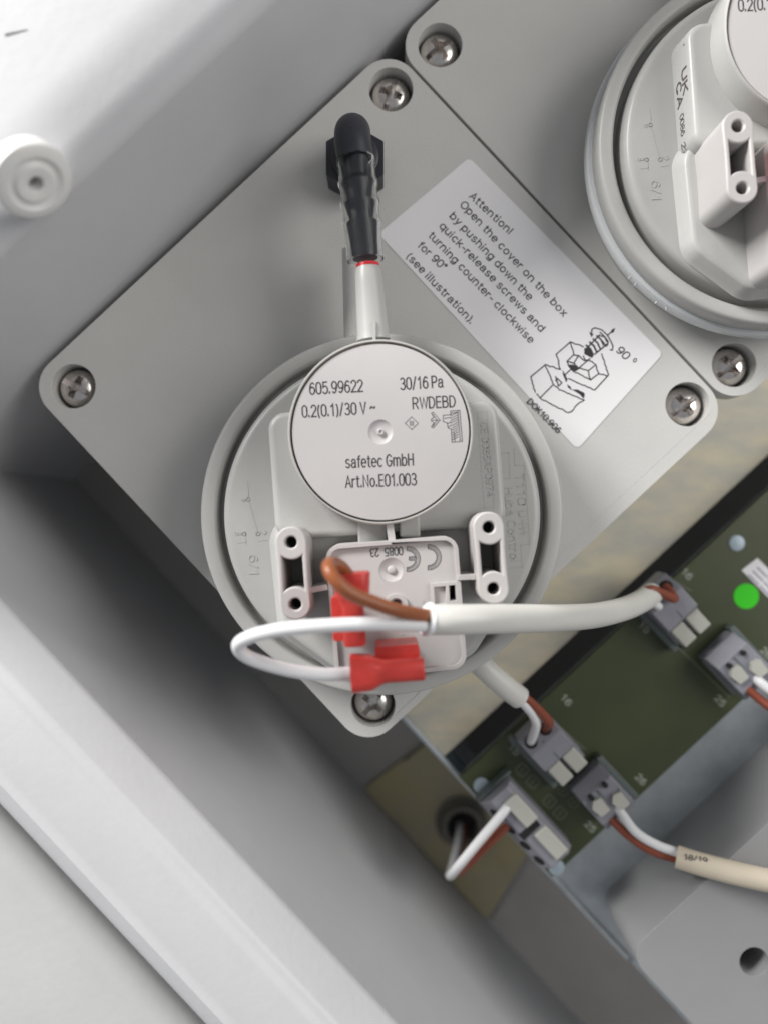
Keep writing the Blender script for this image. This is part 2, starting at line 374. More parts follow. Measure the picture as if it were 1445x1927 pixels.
# ------------------------------------------------------------------ cabinet (the setting)
U0, V0 = -61.7, -71.0                        # inner faces of the two walls
cab = thing('cabinet', 'open white painted metal cabinet with folded rims around the devices', 'cabinet', uv(0, 0, -1.5))
def uvplate(name, m, parent, u0, v0, u1, v1, z0, z1, holes=(), bevel=0, r=0):
    mb = MB(); o = rect(u0, v0, u1, v1)
    if r: o = roundpoly(o, r)
    mb.plate(o, z0, z1, holes, MUV); return mb.build(name, m, parent, bevel)
uvplate('back_panel', M['back'], cab, U0, V0, 240, 260, -1.5, 0)
def profile_wall(name, m, prof, along, a0s, a1, parent, th=1.2):
    """a folded sheet: prof = [(outward, z)], run from its mitred start a0s[i] to a1; 'u' wall faces +u, 'v' wall faces +v"""
    mb = MB(); n = len(prof); V_ = []
    # sheet thickness: offset the profile behind itself
    back = []
    for i, (d, z) in enumerate(prof):
        a = Vector(prof[max(0, i - 1)]); b = Vector(prof[min(n - 1, i + 1)]); t = (b - a).normalized()
        back.append((d + t.y * th, z - t.x * th))
    ring = list(prof) + back[::-1]; m_ = len(ring)
    for e in (0, 1):
        for (d, z) in ring:
            if along == 'v': V_.append(uv(U0 - d, (V0 - d) if e == 0 else a1, z))
            else: V_.append(uv((U0 - d) if e == 0 else a1, V0 - d, z))
    fc = [tuple(range(m_)), tuple(range(m_, 2 * m_))[::-1]]
    for i in range(m_):
        j = (i + 1) % m_; fc.append((i, j, j + m_, i + m_))
    mb.add(V_, fc); return mb.build(name, m, parent, smooth=32)
def arc_prof(pts, r=1.2, n=4):               # round the corners of an open profile
    out = [pts[0]]
    for i in range(1, len(pts) - 1):
        p = Vector(pts[i]); a = Vector(pts[i - 1]); b = Vector(pts[i + 1])
        da = (a - p); db = (b - p); t = min(r, da.length * .45, db.length * .45)
        s = p + da.normalized() * t; e = p + db.normalized() * t
        for k in range(n + 1):
            q = k / n; out.append(tuple((1 - q) ** 2 * s + 2 * q * (1 - q) * p + q * q * e))
    out.append(pts[-1]); return out
# lower-left wall (runs along v) with its rim
profile_wall('side_wall', M['paint'], arc_prof([(0, 0), (0, 93.5), (4.4, 99.6)], 0.9, 4) + [(4.9, 100.15), (5.4, 100.4), (5.9, 100.55), (6.4, 100.9), (6.9, 101.4), (7.5, 101.7), (15.0, 102.9), (15.5, 102.85), (16.0, 102.9), (16.5, 103.05)] + arc_prof([(17.0, 103.3), (20.4, 102.0), (21.3, 97.0), (21.3, 66)], 2.6, 6), 'v', None, 240, cab)
profile_wall('gap_floor', M['dark'], [(22.6, 66), (30.5, 66.5)], 'v', None, 240, cab)  # black strip, the gap's shade painted as its floor
profile_wall('outer_frame', M['frame'], arc_prof([(29.0, 70), (29.0, 90), (32.0, 92.6), (120, 92.6)], 2.0), 'v', None, 240, cab)
# upper-left wall (runs along u) with its rim
profile_wall('end_wall', M['paint'], arc_prof([(0, 0), (0, 112), (3.0, 114.2), (9.5, 115.8), (90, 117.2)], 2.5, 6), 'u', None, 240, cab)
# small scratch on the overexposed rim
sc_ = MB()
a, b = P(12, 66, H - 116.0), P(52, 56, H - 116.0)
for q in range(6):
    c0 = a.lerp(b, q / 6); c1 = a.lerp(b, (q + 1) / 6)
    sc_.strokes([[(c0.x, c0.y), (c1.x, c1.y)]], 0.42 - 0.05 * q, 116.02 - 0.003 * q)
sc_.build('scratch', M['greyink'], cab)

# white plug in the end wall's folded edge
nrm = (uv(0, 0.93, 0) + Vector((0, 0, 0.36))).normalized()
pc = P(68, 346, 113.5)
ex = uv(1, 0, 0); ey = nrm.cross(ex).normalized()
def axesM(o, ex, ey, ez): return Matrix(((ex.x, ey.x, ez.x, o.x), (ex.y, ey.y, ez.y, o.y), (ex.z, ey.z, ez.z, o.z), (0, 0, 0, 1)))
PM = axesM(pc, ex, ey, nrm)
plug = thing('wall_plug', 'round white plastic plug with a centre hole in the cabinet edge', 'plug', pc - nrm * 2.2)
MB().lathe([(5.6, -3.4), (5.9, -1.2), (5.8, -0.4), (5.2, 0.1), (4.2, 0.2), (3.7, -0.3), (3.3, -0.35), (2.7, 0.25), (1.5, 0.3), (1.15, 0.1), (1.05, -1.6), (0.02, -1.6)], 48, PM).build('flange', M['plug'], plug)
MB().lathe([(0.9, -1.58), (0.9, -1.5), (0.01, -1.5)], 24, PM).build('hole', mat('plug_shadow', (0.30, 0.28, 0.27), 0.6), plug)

# ------------------------------------------------------------------ mounting tray, bracket, bushing
tray = thing('mounting_tray', 'galvanised steel mounting tray under the boxes and circuit board', 'tray', uv(0, 60, 0))
TZ = 45.0; TU = -31.0
mb = MB(); mb.plate(rect(TU, -69.0, 230, 53.8), TZ - 1.5, TZ, (), MUV); mb.build('zinc_plate', M['zinc'], tray, 0.2)
mb = MB(); mb.plate(rect(TU, 59.6, 230, 230), TZ - 1.5, TZ, (), MUV); mb.build('plate', M['galv'], tray, 0.2)
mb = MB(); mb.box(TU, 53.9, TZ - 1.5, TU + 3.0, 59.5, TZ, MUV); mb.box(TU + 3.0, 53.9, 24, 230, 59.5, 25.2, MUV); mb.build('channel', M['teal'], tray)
mb = MB(); mb.box(TU - 0.02, -69, 0, TU + 1.4, 230, TZ - 1.52, MUV); mb.build('side_flange', M['galv'], tray)
mb = MB()
mb.tube([uv(TU + 0.3, 33.5, TZ + 0.25), uv(TU + 0.3, 120, TZ + 0.25)], 0.75, 12); mb.build('folded_edge', M['galv'], tray)
mb = MB(); bw = roundpoly([(U0 + 0.4, 57), (TU + 1.0 - 2, 60), (TU - 1.0, 103), (U0 + 0.4, 111)], [1, 1, 9, 1.5])
mb.plate(bw, 0.02, 1.5, (), MUV)
br = tag(mb.build('bracket', M['yellow'], None, 0.3), 'yellow chromated steel strip lying on the cabinet back beside the tray', 'bracket')
bc = P(867, 1545, H - 1.5)
bush = thing('cable_bushing', 'round grey bushing with a dark hole in the yellow strip', 'bushing', bc)
BM = Matrix.Translation(bc)
MB().lathe([(7.6, 0.02), (7.6, 1.2), (7.2, 1.6), (6.6, 1.6), (6.4, 4.6), (5.9, 5.4), (5.2, 5.4), (4.6, 4.8), (4.5, 0.6), (0.02, 0.6)], 40, BM).build('sleeve', mat('bushing_grey', (0.20, 0.185, 0.16), 0.45), bush)
MB().lathe([(4.4, 0.62), (4.4, 0.75), (0.01, 0.75)], 30, BM).build('opening', M['dark'], bush)

# ------------------------------------------------------------------ junction boxes
screw_meshes = {}
def screw_mesh():
    if 'h' in screw_meshes: return screw_meshes['h']
    dome = MB(); R = 3.95
    dome.lathe([(R, 0), (R, 0.9), (R * 0.985, 1.25), (R * 0.93, 1.7), (R * 0.82, 2.2), (R * 0.66, 2.62), (R * 0.45, 2.95), (R * 0.22, 3.1), (0.02, 3.15)], 48)
    d = dome.build('tmp_dome', M['steel'])
    cut = MB()
    def arm(L, w, zb):                       # a tapered arm, deeper at the middle
        t = [(-L, -w), (L, -w), (L, w), (-L, w)]; b_ = [(-L * .35, -w * .7), (L * .35, -w * .7), (L * .35, w * .7), (-L * .35, w * .7)]
        cut_ = MB(); cut_.loft([(b_, zb), (t, 2.55), (t, 4.5)]); return cut_
    objs = []
    for L, w, zb, rot in ((3.5, 0.56, 0.3, 0), (2.4, 0.66, 0.3, 90), (1.4, 1.05, 0.5, 45)):
        c = arm(L, w, zb); Rm = Matrix.Rotation(math.radians(rot), 4, 'Z'); c.v = [Rm @ p for p in c.v]
        co = c.build('tmp_cut', M['steel']); objs.append(co)
        bo = d.modifiers.new('b', 'BOOLEAN'); bo.object = co; bo.operation = 'DIFFERENCE'; bo.solver = 'EXACT'
    bpy.context.view_layer.update()
    me = bpy.data.meshes.new_from_object(d.evaluated_get(bpy.context.evaluated_depsgraph_get()))
    # remember where the temporary stood so the mesh is centred on the screw axis
    off = d.location.copy()
    for v in me.vertices: v.co += off
    for o in objs + [d]: bpy.data.objects.remove(o)
    me.name = 'screw'
    me.shade_smooth(); me.set_sharp_from_angle(angle=math.radians(30))
    screw_meshes['h'] = me; return me
BOXZ = 75.0
BU0, BV0, BS, BT = -36.0, -69.3, 102.3, 102.8
def make_box(du, label, rots):
    t = thing('junction_box', label, 'box', uv(BU0 + du + BS / 2, BV0 + BT / 2, TZ), 'grey boxes on the tray')
    o = rect(BU0 + du, BV0, BU0 + du + BS, BV0 + BT)
    sc = [(BU0 + du + 7.0, BV0 + 6.9), (BU0 + du + BS - 6.0, BV0 + 6.7), (BU0 + du + BS - 5.6, BV0 + BT - 7.2), (BU0 + du + (7.3 if du == 0 else 6.3), BV0 + BT - (6.0 if du == 0 else 6.6))]
    MB().plate(roundpoly(offset(ccw(o), -1.2), 6.0, 10), TZ + 0.02, 70.0, (), MUV).build('box_body', M['box'], t)
    holes = [circle(u, v, 4.55, 40) for u, v in sc]
    MB().plate(roundpoly(o, 6.6, 12), 70.05, BOXZ, holes, MUV).build('lid', M['box'], t, 0.9, 3)
    for (u, v), r in zip(sc, rots):
        c = uv(u, v, 70.9)
        if c.x < -72 or c.y > 108 or c.x > 90: continue
        s = bpy.data.objects.new('screw', screw_mesh()); scene.collection.objects.link(s); s.parent = t
        s.location = (c - Vector(t['base'])) * K; s.rotation_euler = (math.radians(random.uniform(-2, 2)), math.radians(random.uniform(-2, 2)), math.radians(r))
        mm = MB(); mm.lathe([(4.5, 70.02), (4.5, 70.85), (0.01, 70.85)], 32, Matrix.Translation(Vector((c.x, c.y, 0)))); mm.build('recess_shade', M['recess'], t)  # dark disc under the head paints the shade of the screw recess
    return t
BD = 102.9
box1 = make_box(0, 'light grey square plastic box with the white instruction sticker on its lid', [-28, 70, 38, 52])
box2 = make_box(BD, 'light grey square plastic box without sticker beside the stickered one', [35, 0, 0, 40])

# ------------------------------------------------------------------ instruction sticker
SZ = H - BOXZ
sp = [P(712, 440, SZ), P(882, 297, SZ), P(1246, 666, SZ), P(1085, 846, SZ)]
st = thing('instruction_sticker', 'white rectangular sticker with attention text and a line drawing', 'sticker', (sum(sp, Vector()) / 4))
MB().plate(roundpoly([(p.x, p.y) for p in sp], 1.1), BOXZ + 0.02, BOXZ + 0.12).build('sheet', M['sticker'], st)
z3 = zm((680, 280), 2.3306); TSZ = SZ - 0.12
for t_, a, b in (('Attention!', (468, 212), (643, 376)), ('Open the cover on the box', (428, 248), (882, 738)),
                 ('by pushing down the', (383, 298), (732, 668)), ('quick-release screws and', (338, 342), (783, 805)),
                 ('turning counter- clockwise', (290, 383), (738, 856)), ('for 90°', (243, 428), (355, 536)), ('(see illustration).', (193, 477), (474, 768))):
    m_ = MB(); text_px(m_, t_, z3(*a), z3(*b), 14.6, TSZ, wt=0.15, lift=0.01); m_.build('printed_line', M['ink'], st)
z6 = zm((960, 580), 5.558)
m_ = MB(); text_px(m_, 'DOK10.906', z6(168, 985), z6(492, 1312), 11.5, TSZ, bold=0.05, lift=0.01); m_.build('printed_line', M['ink'], st)
m_ = MB(); text_px(m_, '90', z6(1098, 455), z6(1205, 548), 15, TSZ, bold=0.03, lift=0.01, shear=0.1)
text_px(m_, 'o', z6(1272, 552), z6(1310, 582), 11, TSZ, bold=0.04, lift=0.01); m_.build('printed_line', M['ink'], st)
def S6(x, y): p = P(*z6(x, y), TSZ); return (p.x, p.y)
def wob(pl, a=5, n=7):                       # the drawing's edges are jagged, as printed
    out = []
    for p, q in zip(pl[:-1], pl[1:]):
        L = math.hypot(q[0] - p[0], q[1] - p[1]); k = max(1, int(L / 22))
        for i in range(k): out.append((p[0] + (q[0] - p[0]) * i / k + random.uniform(-a, a), p[1] + (q[1] - p[1]) * i / k + random.uniform(-a, a)))
    out.append(pl[-1]); return out
wobbly = [[(625, 352), (760, 405)], [(955, 480), (1022, 700)], [(478, 480), (520, 640)], [(600, 735), (880, 855)], [(625, 352), (665, 490)], [(820, 545), (890, 590)],
          [(890, 590), (920, 685), (1015, 708)], [(720, 625), (812, 655), (835, 750)], [(680, 670), (835, 750)], [(362, 592), (520, 640)], [(362, 592), (445, 790), (505, 850), (760, 955)],
          [(210, 718), (255, 880)], [(275, 895), (305, 940), (600, 1092)], [(640, 1080), (690, 1010), (770, 960)]]
plain = [[(478, 480), (625, 352)], [(880, 855), (1022, 700)], [(812, 655), (890, 590)], [(835, 750), (920, 685)], [(590, 555), (655, 490), (710, 495), (770, 550)], [(590, 555), (660, 575), (710, 495)], [(660, 575), (715, 630)],
         [(590, 555), (610, 610), (660, 665), (715, 630)], [(720, 620), (830, 525)], [(575, 690), (640, 630)], [(305, 940), (450, 795)], [(210, 718), (362, 592)], [(470, 715), (500, 815), (535, 780), (490, 735), (470, 760)], [(600, 1092), (640, 1080)],
         [(842, 270), (850, 220), (880, 205), (950, 225), (1010, 280), (1050, 350), (1070, 400), (1060, 440), (1040, 435)], [(760, 500), (780, 545), (820, 540)], [(1010, 285), (1060, 240)], [(925, 285), (985, 300), (1020, 350), (1010, 390)], [(930, 310), (980, 370), (1000, 400)]]
m_ = MB(); m_.strokes([[S6(*q) for q in wob(p)] for p in wobbly], 0.24, BOXZ + 0.125); m_.strokes([[S6(*q) for q in p] for p in plain], 0.25, BOXZ + 0.13)
fills = [[(820, 250), (865, 268), (845, 305)], [(1055, 225), (1092, 205), (1078, 250), (1050, 262)], [(770, 415), (830, 425), (865, 500), (850, 520), (770, 480)], [(540, 645), (570, 690), (595, 745), (580, 775), (548, 700)], [(590, 795), (625, 820), (640, 860), (600, 830)],
         [(640, 850), (700, 850), (770, 885), (775, 915), (760, 945), (720, 900)], [(600, 590), (660, 590), (715, 630), (670, 660), (620, 625)]]
for f in fills: m_.plate([S6(*q) for q in f], BOXZ + 0.124, BOXZ + 0.155)
for k in range(5):                            # ribs of the drawn spring screw
    cx_, cy_ = 800 + k * 36, 440 - k * 34
    m_.strokes([[S6(cx_ - 10, cy_ - 52), S6(cx_ + 35, cy_ - 10), S6(cx_ + 62, cy_ + 48)]], 0.42 - 0.04 * k, BOXZ + 0.128)
m_.strokes([[S6(775, 440), S6(930, 280)], [S6(880, 480), S6(1015, 370)]], 0.3, BOXZ + 0.127)
m_.build('line_drawing', M['ink'], st)

# ------------------------------------------------------------------ pressure switches
def make_switch(D, second):
    D = Vector(D)
    lab = 'light grey round pressure switch whose round cap reads safetec GmbH' if not second else 'light grey round pressure switch with UKCA mark, partly cut off, on box without sticker'
    c0 = P(719, 968, 145) + D
    base = Vector((c0.x, c0.y, BOXZ))
    t = thing('pressure_switch', lab, 'pressure switch', base)
    TB = Matrix.Translation(base)
    DM = Matrix.Translation(D)
    h2z = lambda h: 158 - h
    def px(x, y, h):                           # photo pixel at height h above the box lid -> world xy of the first switch
        p = P(x, y, 158 - h); return (p.x, p.y)
    # housing
    MB().lathe([(33.0, 0.02), (33.0, 4.5), (33.6, 6.0)] + [(33.6, 8.0), (34.25, 8.6), (34.3, 12.2), (34.05, 12.85), (33.6, 13.05), (31.9, 13.0), (31.45, 12.7), (31.25, 11.6), (31.1, 8.9), (29.95, 8.9), (29.75, 13.0), (29.5, 13.9), (29.0, 14.35), (28.2, 14.5), (0.05, 14.5)], 128, TB).build('housing', M['switch'], t, smooth=50)
    MB().lathe([(33.2, 5.4), (35.0, 5.5), (35.15, 6.0), (35.1, 7.9), (34.9, 8.3), (33.3, 8.45)], 128, TB).build('sealing_ring', M['clearring'], t)
    # raised block under the cap
    bl = [px(508, 782, 20.5), px(930, 757, 20.5), px(948, 985, 20.5), px(524, 1010, 20.5)]
    bl = ccw(bl)
    o = roundpoly(bl, [2.6, 2.6, 2.6, 2.6][:4], 8)
    MB().loft([(offset(o, 1.15), 14.45 + BOXZ), (offset(o, 1.0), 15.0 + BOXZ), (offset(o, 0.55), 19.4 + BOXZ), (offset(o, 0.30), 20.1 + BOXZ), (offset(o, -0.1), 20.45 + BOXZ), (offset(o, -0.7), 20.5 + BOXZ)], DM).build('block', M['switch'], t, smooth=50)
    lo = ccw([px(515, 985, 17.5), px(936, 962, 17.5), px(936, 1140, 17.5), px(880, 1230, 17.5), px(640, 1262, 17.5), px(535, 1185, 17.5)])
    o = roundpoly(lo, 4.0, 8)
    MB().loft([(offset(o, 1.6), 14.45 + BOXZ), (offset(o, 0.9), 15.3 + BOXZ), (offset(o, 0.3), 17.0 + BOXZ), (offset(o, 0), 17.35 + BOXZ), (offset(o, -0.7), 17.45 + BOXZ)], DM).build('shoulder', M['switch'], t, smooth=50)
    # round cap
    cc = P(716, 812.5, 132) + D
    CM = Matrix.Translation(Vector((cc.x, cc.y, BOXZ)))
    MB().lathe([(16.4, 18.0), (16.1, 20.0), (15.98, 25.4), (15.9, 25.8), (15.72, 26.0), (15.60, 26.0), (15.53, 25.85), (15.50, 22.5), (0.03, 22.5)], 128, CM).build('cap', M['switch'], t, smooth=40)
    pl = MB().lathe([(15.22, 22.55), (15.22, 25.55), (15.15, 25.7), (15.05, 25.72), (2.15, 25.72), (1.95, 25.5), (1.0, 25.28), (0.62, 25.3), (0.55, 25.75), (0.42, 25.85), (0.30, 25.8), (0.2, 25.55), (0.02, 25.55)], 128, CM).build('label_plate', M['plate'], t, smooth=40)
    LZ = 158 - 25.72
    lines = [('605.99622', (583, 743), (684, 737), 23), ('30/16 Pa', (753, 734), (834, 729), 23), ('0.2(0.1)/30 V ~', (569, 786), (707, 778), 23), ('RWDEBD', (776, 770), (857, 766), 22), ('safetec GmbH', (651, 881), (778, 876), 23), ('Art.No.E01.003', (650, 918), (784, 913), 23)]
    for s_, a, b, c in lines:
        m_ = MB(); text_px(m_, s_, a, b, c, LZ, D, lift=0.015, wt=0.108); m_.build('printed_line', M['capink'], pl)
    z1 = zm((360, 600), 2.0069)
    def q1(x, y): p = P(*z1(x, y), LZ) + D; return (p.x, p.y)
    zt = BOXZ + 25.735
    m_ = MB(); m_.strokes([[q1(831, 370), q1(856, 394), q1(831, 418), q1(807, 394), q1(831, 370)], [q1(825, 386), q1(825, 403)], [q1(831, 386), q1(831, 403)], [q1(837, 386), q1(837, 403)]], 0.09, zt); m_.build('printed_symbol', M['ink'], pl)
    m_ = MB(); m_.strokes([[q1(905, 356), q1(912, 352), q1(938, 382), q1(912, 412), q1(905, 408), q1(915, 392), q1(905, 386), q1(905, 378), q1(915, 372), q1(905, 356)], [q1(908, 383), q1(932, 382)], [q1(911, 360), q1(927, 382), q1(911, 405)]], 0.10, zt); m_.build('printed_symbol', M['greyink'], pl)
    ob = [(950, 364), (978, 362), (978, 348), (1012, 345), (1022, 462), (983, 466), (980, 415), (968, 412), (965, 392), (950, 388)]
    st_ = [[q1(*p) for p in ob + ob[:1]], [q1(1005, 347), q1(1014, 462)]]
    for k in range(12):
        y0 = 356 + k * 9.2
        st_.append([q1(978 if y0 < 400 else 984, y0), q1(1006, y0 - 12 + (8 if k == 0 else 0))])
    st_ += [[q1(955, 376), q1(978, 372)], [q1(966, 396), q1(980, 388)], [q1(970, 408), q1(982, 400)], [q1(992, 430), q1(994, 464)]]
    m_ = MB(); m_.strokes(st_, 0.11, zt); m_.build('printed_symbol', M['greyink'], pl)
    # upper port (nozzle) with red ring and lower port
    a = P(703, 640, 138.5) + D; b = P(692, 503, 138.0) + D; e = P(691, 497, 138.0) + D
    dr = (b - a)
    MB().tube([a, a + dr * 0.1, a + dr * 0.75, a + dr * 0.92, b], [3.05, 2.85, 2.5, 2.35, 2.1], 32).build('nozzle', M['switch'], t)
    MB().tube([b - dr * 0.001, b + dr * 0.045], [2.13, 2.05], 32).build('red_ring', M['redring'], t)
    MB().box(-0.28, 0, -0.3, 0.28, 3.3, 0.9, axesM(a + Vector((0.15, -0.5, 2.3)), Vector((1, 0, 0)), Vector((0, 1, 0)), Vector((0, -0.25, 1)))).build('nozzle_rib', M['switch'], t)
    a2 = P(672, 640, 149) + D; b2 = P(664, 470, 149) + D
    MB().tube([a2 + (a2 - b2) * 0.15, a2, b2], [2.5, 2.5, 2.1], 24).build('lower_port', M['box'], t)
    # cable clamp ears
    z1b = zm((500, 960), 3.6125)
    ET = 29.0
    def ear(c1, c2, links):
        A = Vector(px(*c1, ET)); B = Vector(px(*c2, ET)); r = 2.62
        d = (B - A).normalized(); n = Vector((-d.y, d.x)); a0 = math.atan2(n.y, n.x)
        out = [(A.x + r * math.cos(a0 + math.pi * k / 14), A.y + r * math.sin(a0 + math.pi * k / 14)) for k in range(15)]
        waist = []
        L = (B - A).length
        for k in (0.35, 0.5, 0.65): waist.append(tuple(A + d * L * k - n * (r - 0.12)))
        out += waist
        out += [(B.x + r * math.cos(a0 + math.pi + math.pi * k / 14), B.y + r * math.sin(a0 + math.pi + math.pi * k / 14)) for k in range(15)]
        out += [tuple(A + d * L * k + n * (r - 0.12)) for k in (0.65, 0.5, 0.35)]
        # slot between the two screw holes, its ends hollowed by the bosses
        w = 1.72; s0 = 2.3; win = []
        for k in range(9): f = -1 + 2 * k / 8; win.append(tuple(A + d * (s0 + 0.62 * (1 - f * f)) + n * (w * f)))
        for k in range(9): f = 1 - 2 * k / 8; win.append(tuple(B - d * (s0 + 0.62 * (1 - f * f)) + n * (w * f)))
        hs = [circle(A.x, A.y, 1.02, 24), circle(B.x, B.y, 1.02, 24), win]
        e_ = MB().plate(out, BOXZ + 14.4, BOXZ + ET, hs, DM, ch=0.22).build('clamp_post', M['cover'], t)
        for q in (A, B):
            MB().lathe([(1.0, 14.6), (1.0, 24.5), (0.01, 24.5)], 20, Matrix.Translation(D + Vector((q.x, q.y, BOXZ)))).build('screw_hole', M['dark'], e_)
    ear(z1b(172, 218), z1b(203, 640), None)
    z2 = zm((860, 740), 5.07)
    ear(z2(300, 1280), z2(345, 1865), None)
    def bar(p0, p1, w, h0, h1, nm='web'):
        A = Vector(px(*p0, h1)); B = Vector(px(*p1, h1)); d = (B - A).normalized(); n = Vector((-d.y, d.x)) * w / 2
        MB().plate([tuple(A - n), tuple(B - n), tuple(B + n), tuple(A + n)], BOXZ + h0, BOXZ + h1, (), DM).build(nm, M['cover'], t, 0.12)
    bar((580, 1112), (616, 1105), 0.95, 17, 26.6); bar((860, 1087), (895, 1086), 0.9, 17, 26.6)
    bar((733, 985), (738, 1022), 1.25, 17, 25.2)
    for (x0, y0, x1, y1) in ((672, 960, 728, 1028), (750, 960, 789, 1012)):
        MB().plate([px(x0, y0, 22), px(x1, y0, 22), px(x1 + 2, y1, 22), px(x0 + 2, y1, 22)], BOXZ + 14.6, BOXZ + 22, (), DM).build('support_pillar', M['switch'], t, 0.5)
    # terminal cover: tray with a raised rim, latch frame, dimple, screw boss
    CT = 26.2
    co = ccw([px(611, 1027, CT), px(860, 1007, CT), px(879, 1257, CT), px(633, 1284, CT)])
    oo = roundpoly(co, 2.5, 8); oi = offset(oo, -0.72)
    tb = MB(); tb.plate(oo, BOXZ + 14.5, BOXZ + CT, [oi], DM); cover = tb.build('terminal_cover', M['cover'], t, 0.2)
    fz = CT - 0.75
    lp = [px(846, 1103, CT), px(857, 1102, CT), px(858, 1129, CT), px(847, 1130, CT)]
    dimple = P(*z1b(855, 408), 158 - fz); boss = P(*z1b(886, 648), 158 - fz)
    fl = MB(); fl.plate(offset(oo, -0.73), BOXZ + 15, BOXZ + fz, [lp, circle(dimple.x, dimple.y, 2.15, 36), circle(boss.x, boss.y, 1.0, 28)], DM)
    fl.build('cover_floor', M['cover'], cover)
    MB().lathe([(2.14, fz - 1.2), (2.12, fz - 0.02), (1.5, fz - 0.35), (0.75, fz - 0.5), (0.62, fz - 0.1), (0.35, fz + 0.05), (0.02, fz)], 36, Matrix.Translation(D + Vector((dimple.x, dimple.y, BOXZ)))).build('dimple', M['cover'], cover)
    MB().plate(circle(boss.x, boss.y, 2.05, 36), BOXZ + fz - 0.01, BOXZ + fz + 0.5, [circle(boss.x, boss.y, 1.3, 28)], DM).build('screw_boss', M['cover'], cover, 0.12)
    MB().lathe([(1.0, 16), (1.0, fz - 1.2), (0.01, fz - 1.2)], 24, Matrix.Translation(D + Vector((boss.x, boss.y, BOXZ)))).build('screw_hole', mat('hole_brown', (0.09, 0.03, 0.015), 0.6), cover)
    MB().plate([px(810, 1098, CT), px(862, 1094, CT), px(864, 1140, CT), px(813, 1142, CT)], BOXZ + fz - 0.01, BOXZ + CT - 0.05, [ccw([px(816, 1105, CT), px(838, 1103, CT), px(839, 1136, CT), px(818, 1137, CT)]), ccw([px(844, 1102, CT), px(856, 1101, CT), px(858, 1130, CT), px(846, 1131, CT)])], DM).build('latch_frame', M['cover'], cover, 0.1)
    FZ = 158 - fz
    if not second:
        m_ = MB(); text_px(m_, '0085', z1b(930, 247), z1b(806, 256), 16, FZ, lift=0.015); text_px(m_, '23', z1b(768, 258), z1b(708, 262), 16, FZ, lift=0.015); m_.build('printed_line', M['ink'], cover)
        # CE mark, upside down, hatched
        m_ = MB()
        def fp(x, y): p = P(*z1b(x, y), FZ); return (p.x, p.y)
        for (cx_, cy_, ro, ri, bar_) in ((1105, 320, 86, 56, False), (962, 332, 86, 56, True)):
            aa = [math.radians(-93 + 186 * k / 22) for k in range(23)]
            O = [(cx_ + ro * math.cos(q), cy_ + ro * math.sin(q)) for q in aa]; I = [(cx_ + ri * math.cos(q), cy_ + ri * math.sin(q)) for q in aa]
            m_.strokes([[fp(*p) for p in O + I[::-1] + O[:1]]], 0.09, BOXZ + fz + 0.012)
            m_.strokes([[fp(*I[k]), fp(*O[min(22, k + 1)])] for k in range(0, 22)], 0.075, BOXZ + fz + 0.014)
            if bar_:
                m_.strokes([[fp(972, 318), fp(1018, 314), fp(1018, 340), fp(974, 342), fp(972, 318)]] + [[fp(974 + 10 * k, 340), fp(982 + 10 * k, 316)] for k in range(4)], 0.08, BOXZ + fz + 0.013)
        m_.build('conformity_mark', M['ink'], cover)
    m_ = MB(); text_px(m_, '3', z1b(918, 838), z1b(918, 886), 20, FZ, D, lift=-0.1, th=0.22)
    text_px(m_, '1', z1b(1078, 612), z1b(1025, 620), 10, FZ, D, lift=-0.1, th=0.175); text_px(m_, '1', z1b(690, 690), z1b(670, 700), 12, FZ, D, lift=-0.1, th=0.175)
    m_.build('moulded_number', M['cover'], cover)
    # moulded lettering on housing and block
    m_ = MB(); text_px(m_, 'Huba Control', z2(446, 905), z2(507, 1606), 16.5, 143.5, D, lift=-0.1, th=0.175); m_.build('moulded_text', M['switch'], t)
    m_ = MB(); text_px(m_, 'T110 µ', z2(553, 770), z2(592, 1185), 16.5, 143.5, D, lift=-0.1, th=0.175)
    z2p = lambda x, y, Z: tuple((P(*z2(x, y), Z) + D).xy)
    m_.strokes([[z2p(x, y, 143.5) for x, y in q] for q in ([(590, 1250), (655, 1238)], [(596, 1290), (660, 1278)], [(600, 1340), (664, 1326)], [(622, 1205), (634, 1352)])], 0.28, BOXZ + 14.47, 0.075)
    m_.build('moulded_text', M['switch'], t)
    m_ = MB(); text_px(m_, 'CE 0085AP0974', z2(220, 280), z2(288, 990), 14, 137.5, D, lift=-0.1, th=0.175); m_.build('moulded_text', M['switch'], t)
    m_ = MB()
    m_.strokes([[z2p(x, y, 143.5) for x, y in q] for q in ([(405, 572), (490, 568), (502, 812), (428, 818), (405, 572)], [(540, 520), (548, 690), (640, 690), (690, 1440), (605, 1448), (618, 1660), (500, 1672)])], 0.14, BOXZ + 14.46, 0.06)
    m_.strokes([[z2p(x, y, 137.5) for x, y in q] for q in ([(190, 180), (280, 175), (350, 1090), (258, 1095), (190, 180)],)], 0.12, BOXZ + 20.47, 0.05)
    m_.build('moulded_frame', M['switch'], t)
    z5 = zm((400, 740), 5.07)
    m_ = MB(); text_px(m_, '6/1', z5(345, 1545), z5(352, 1725), 17, 143.5, D, lift=-0.1, th=0.175); text_px(m_, '5', z5(280, 1010), z5(285, 1050), 9, 143.5, D, lift=-0.1, th=0.175)
    text_px(m_, '3', z5(215, 1325), z5(222, 1395), 12, 143.5, D, lift=-0.1, th=0.175); text_px(m_, '2', z5(445, 1310), z5(450, 1385), 14, 143.5, D, lift=-0.1, th=0.175)
    z5p = lambda x, y: tuple((P(*z5(x, y), 143.5) + D).xy)
    cir = lambda x, y, r: [(x + r * math.cos(k * 0.524), y + r * math.sin(k * 0.524)) for k in range(13)]
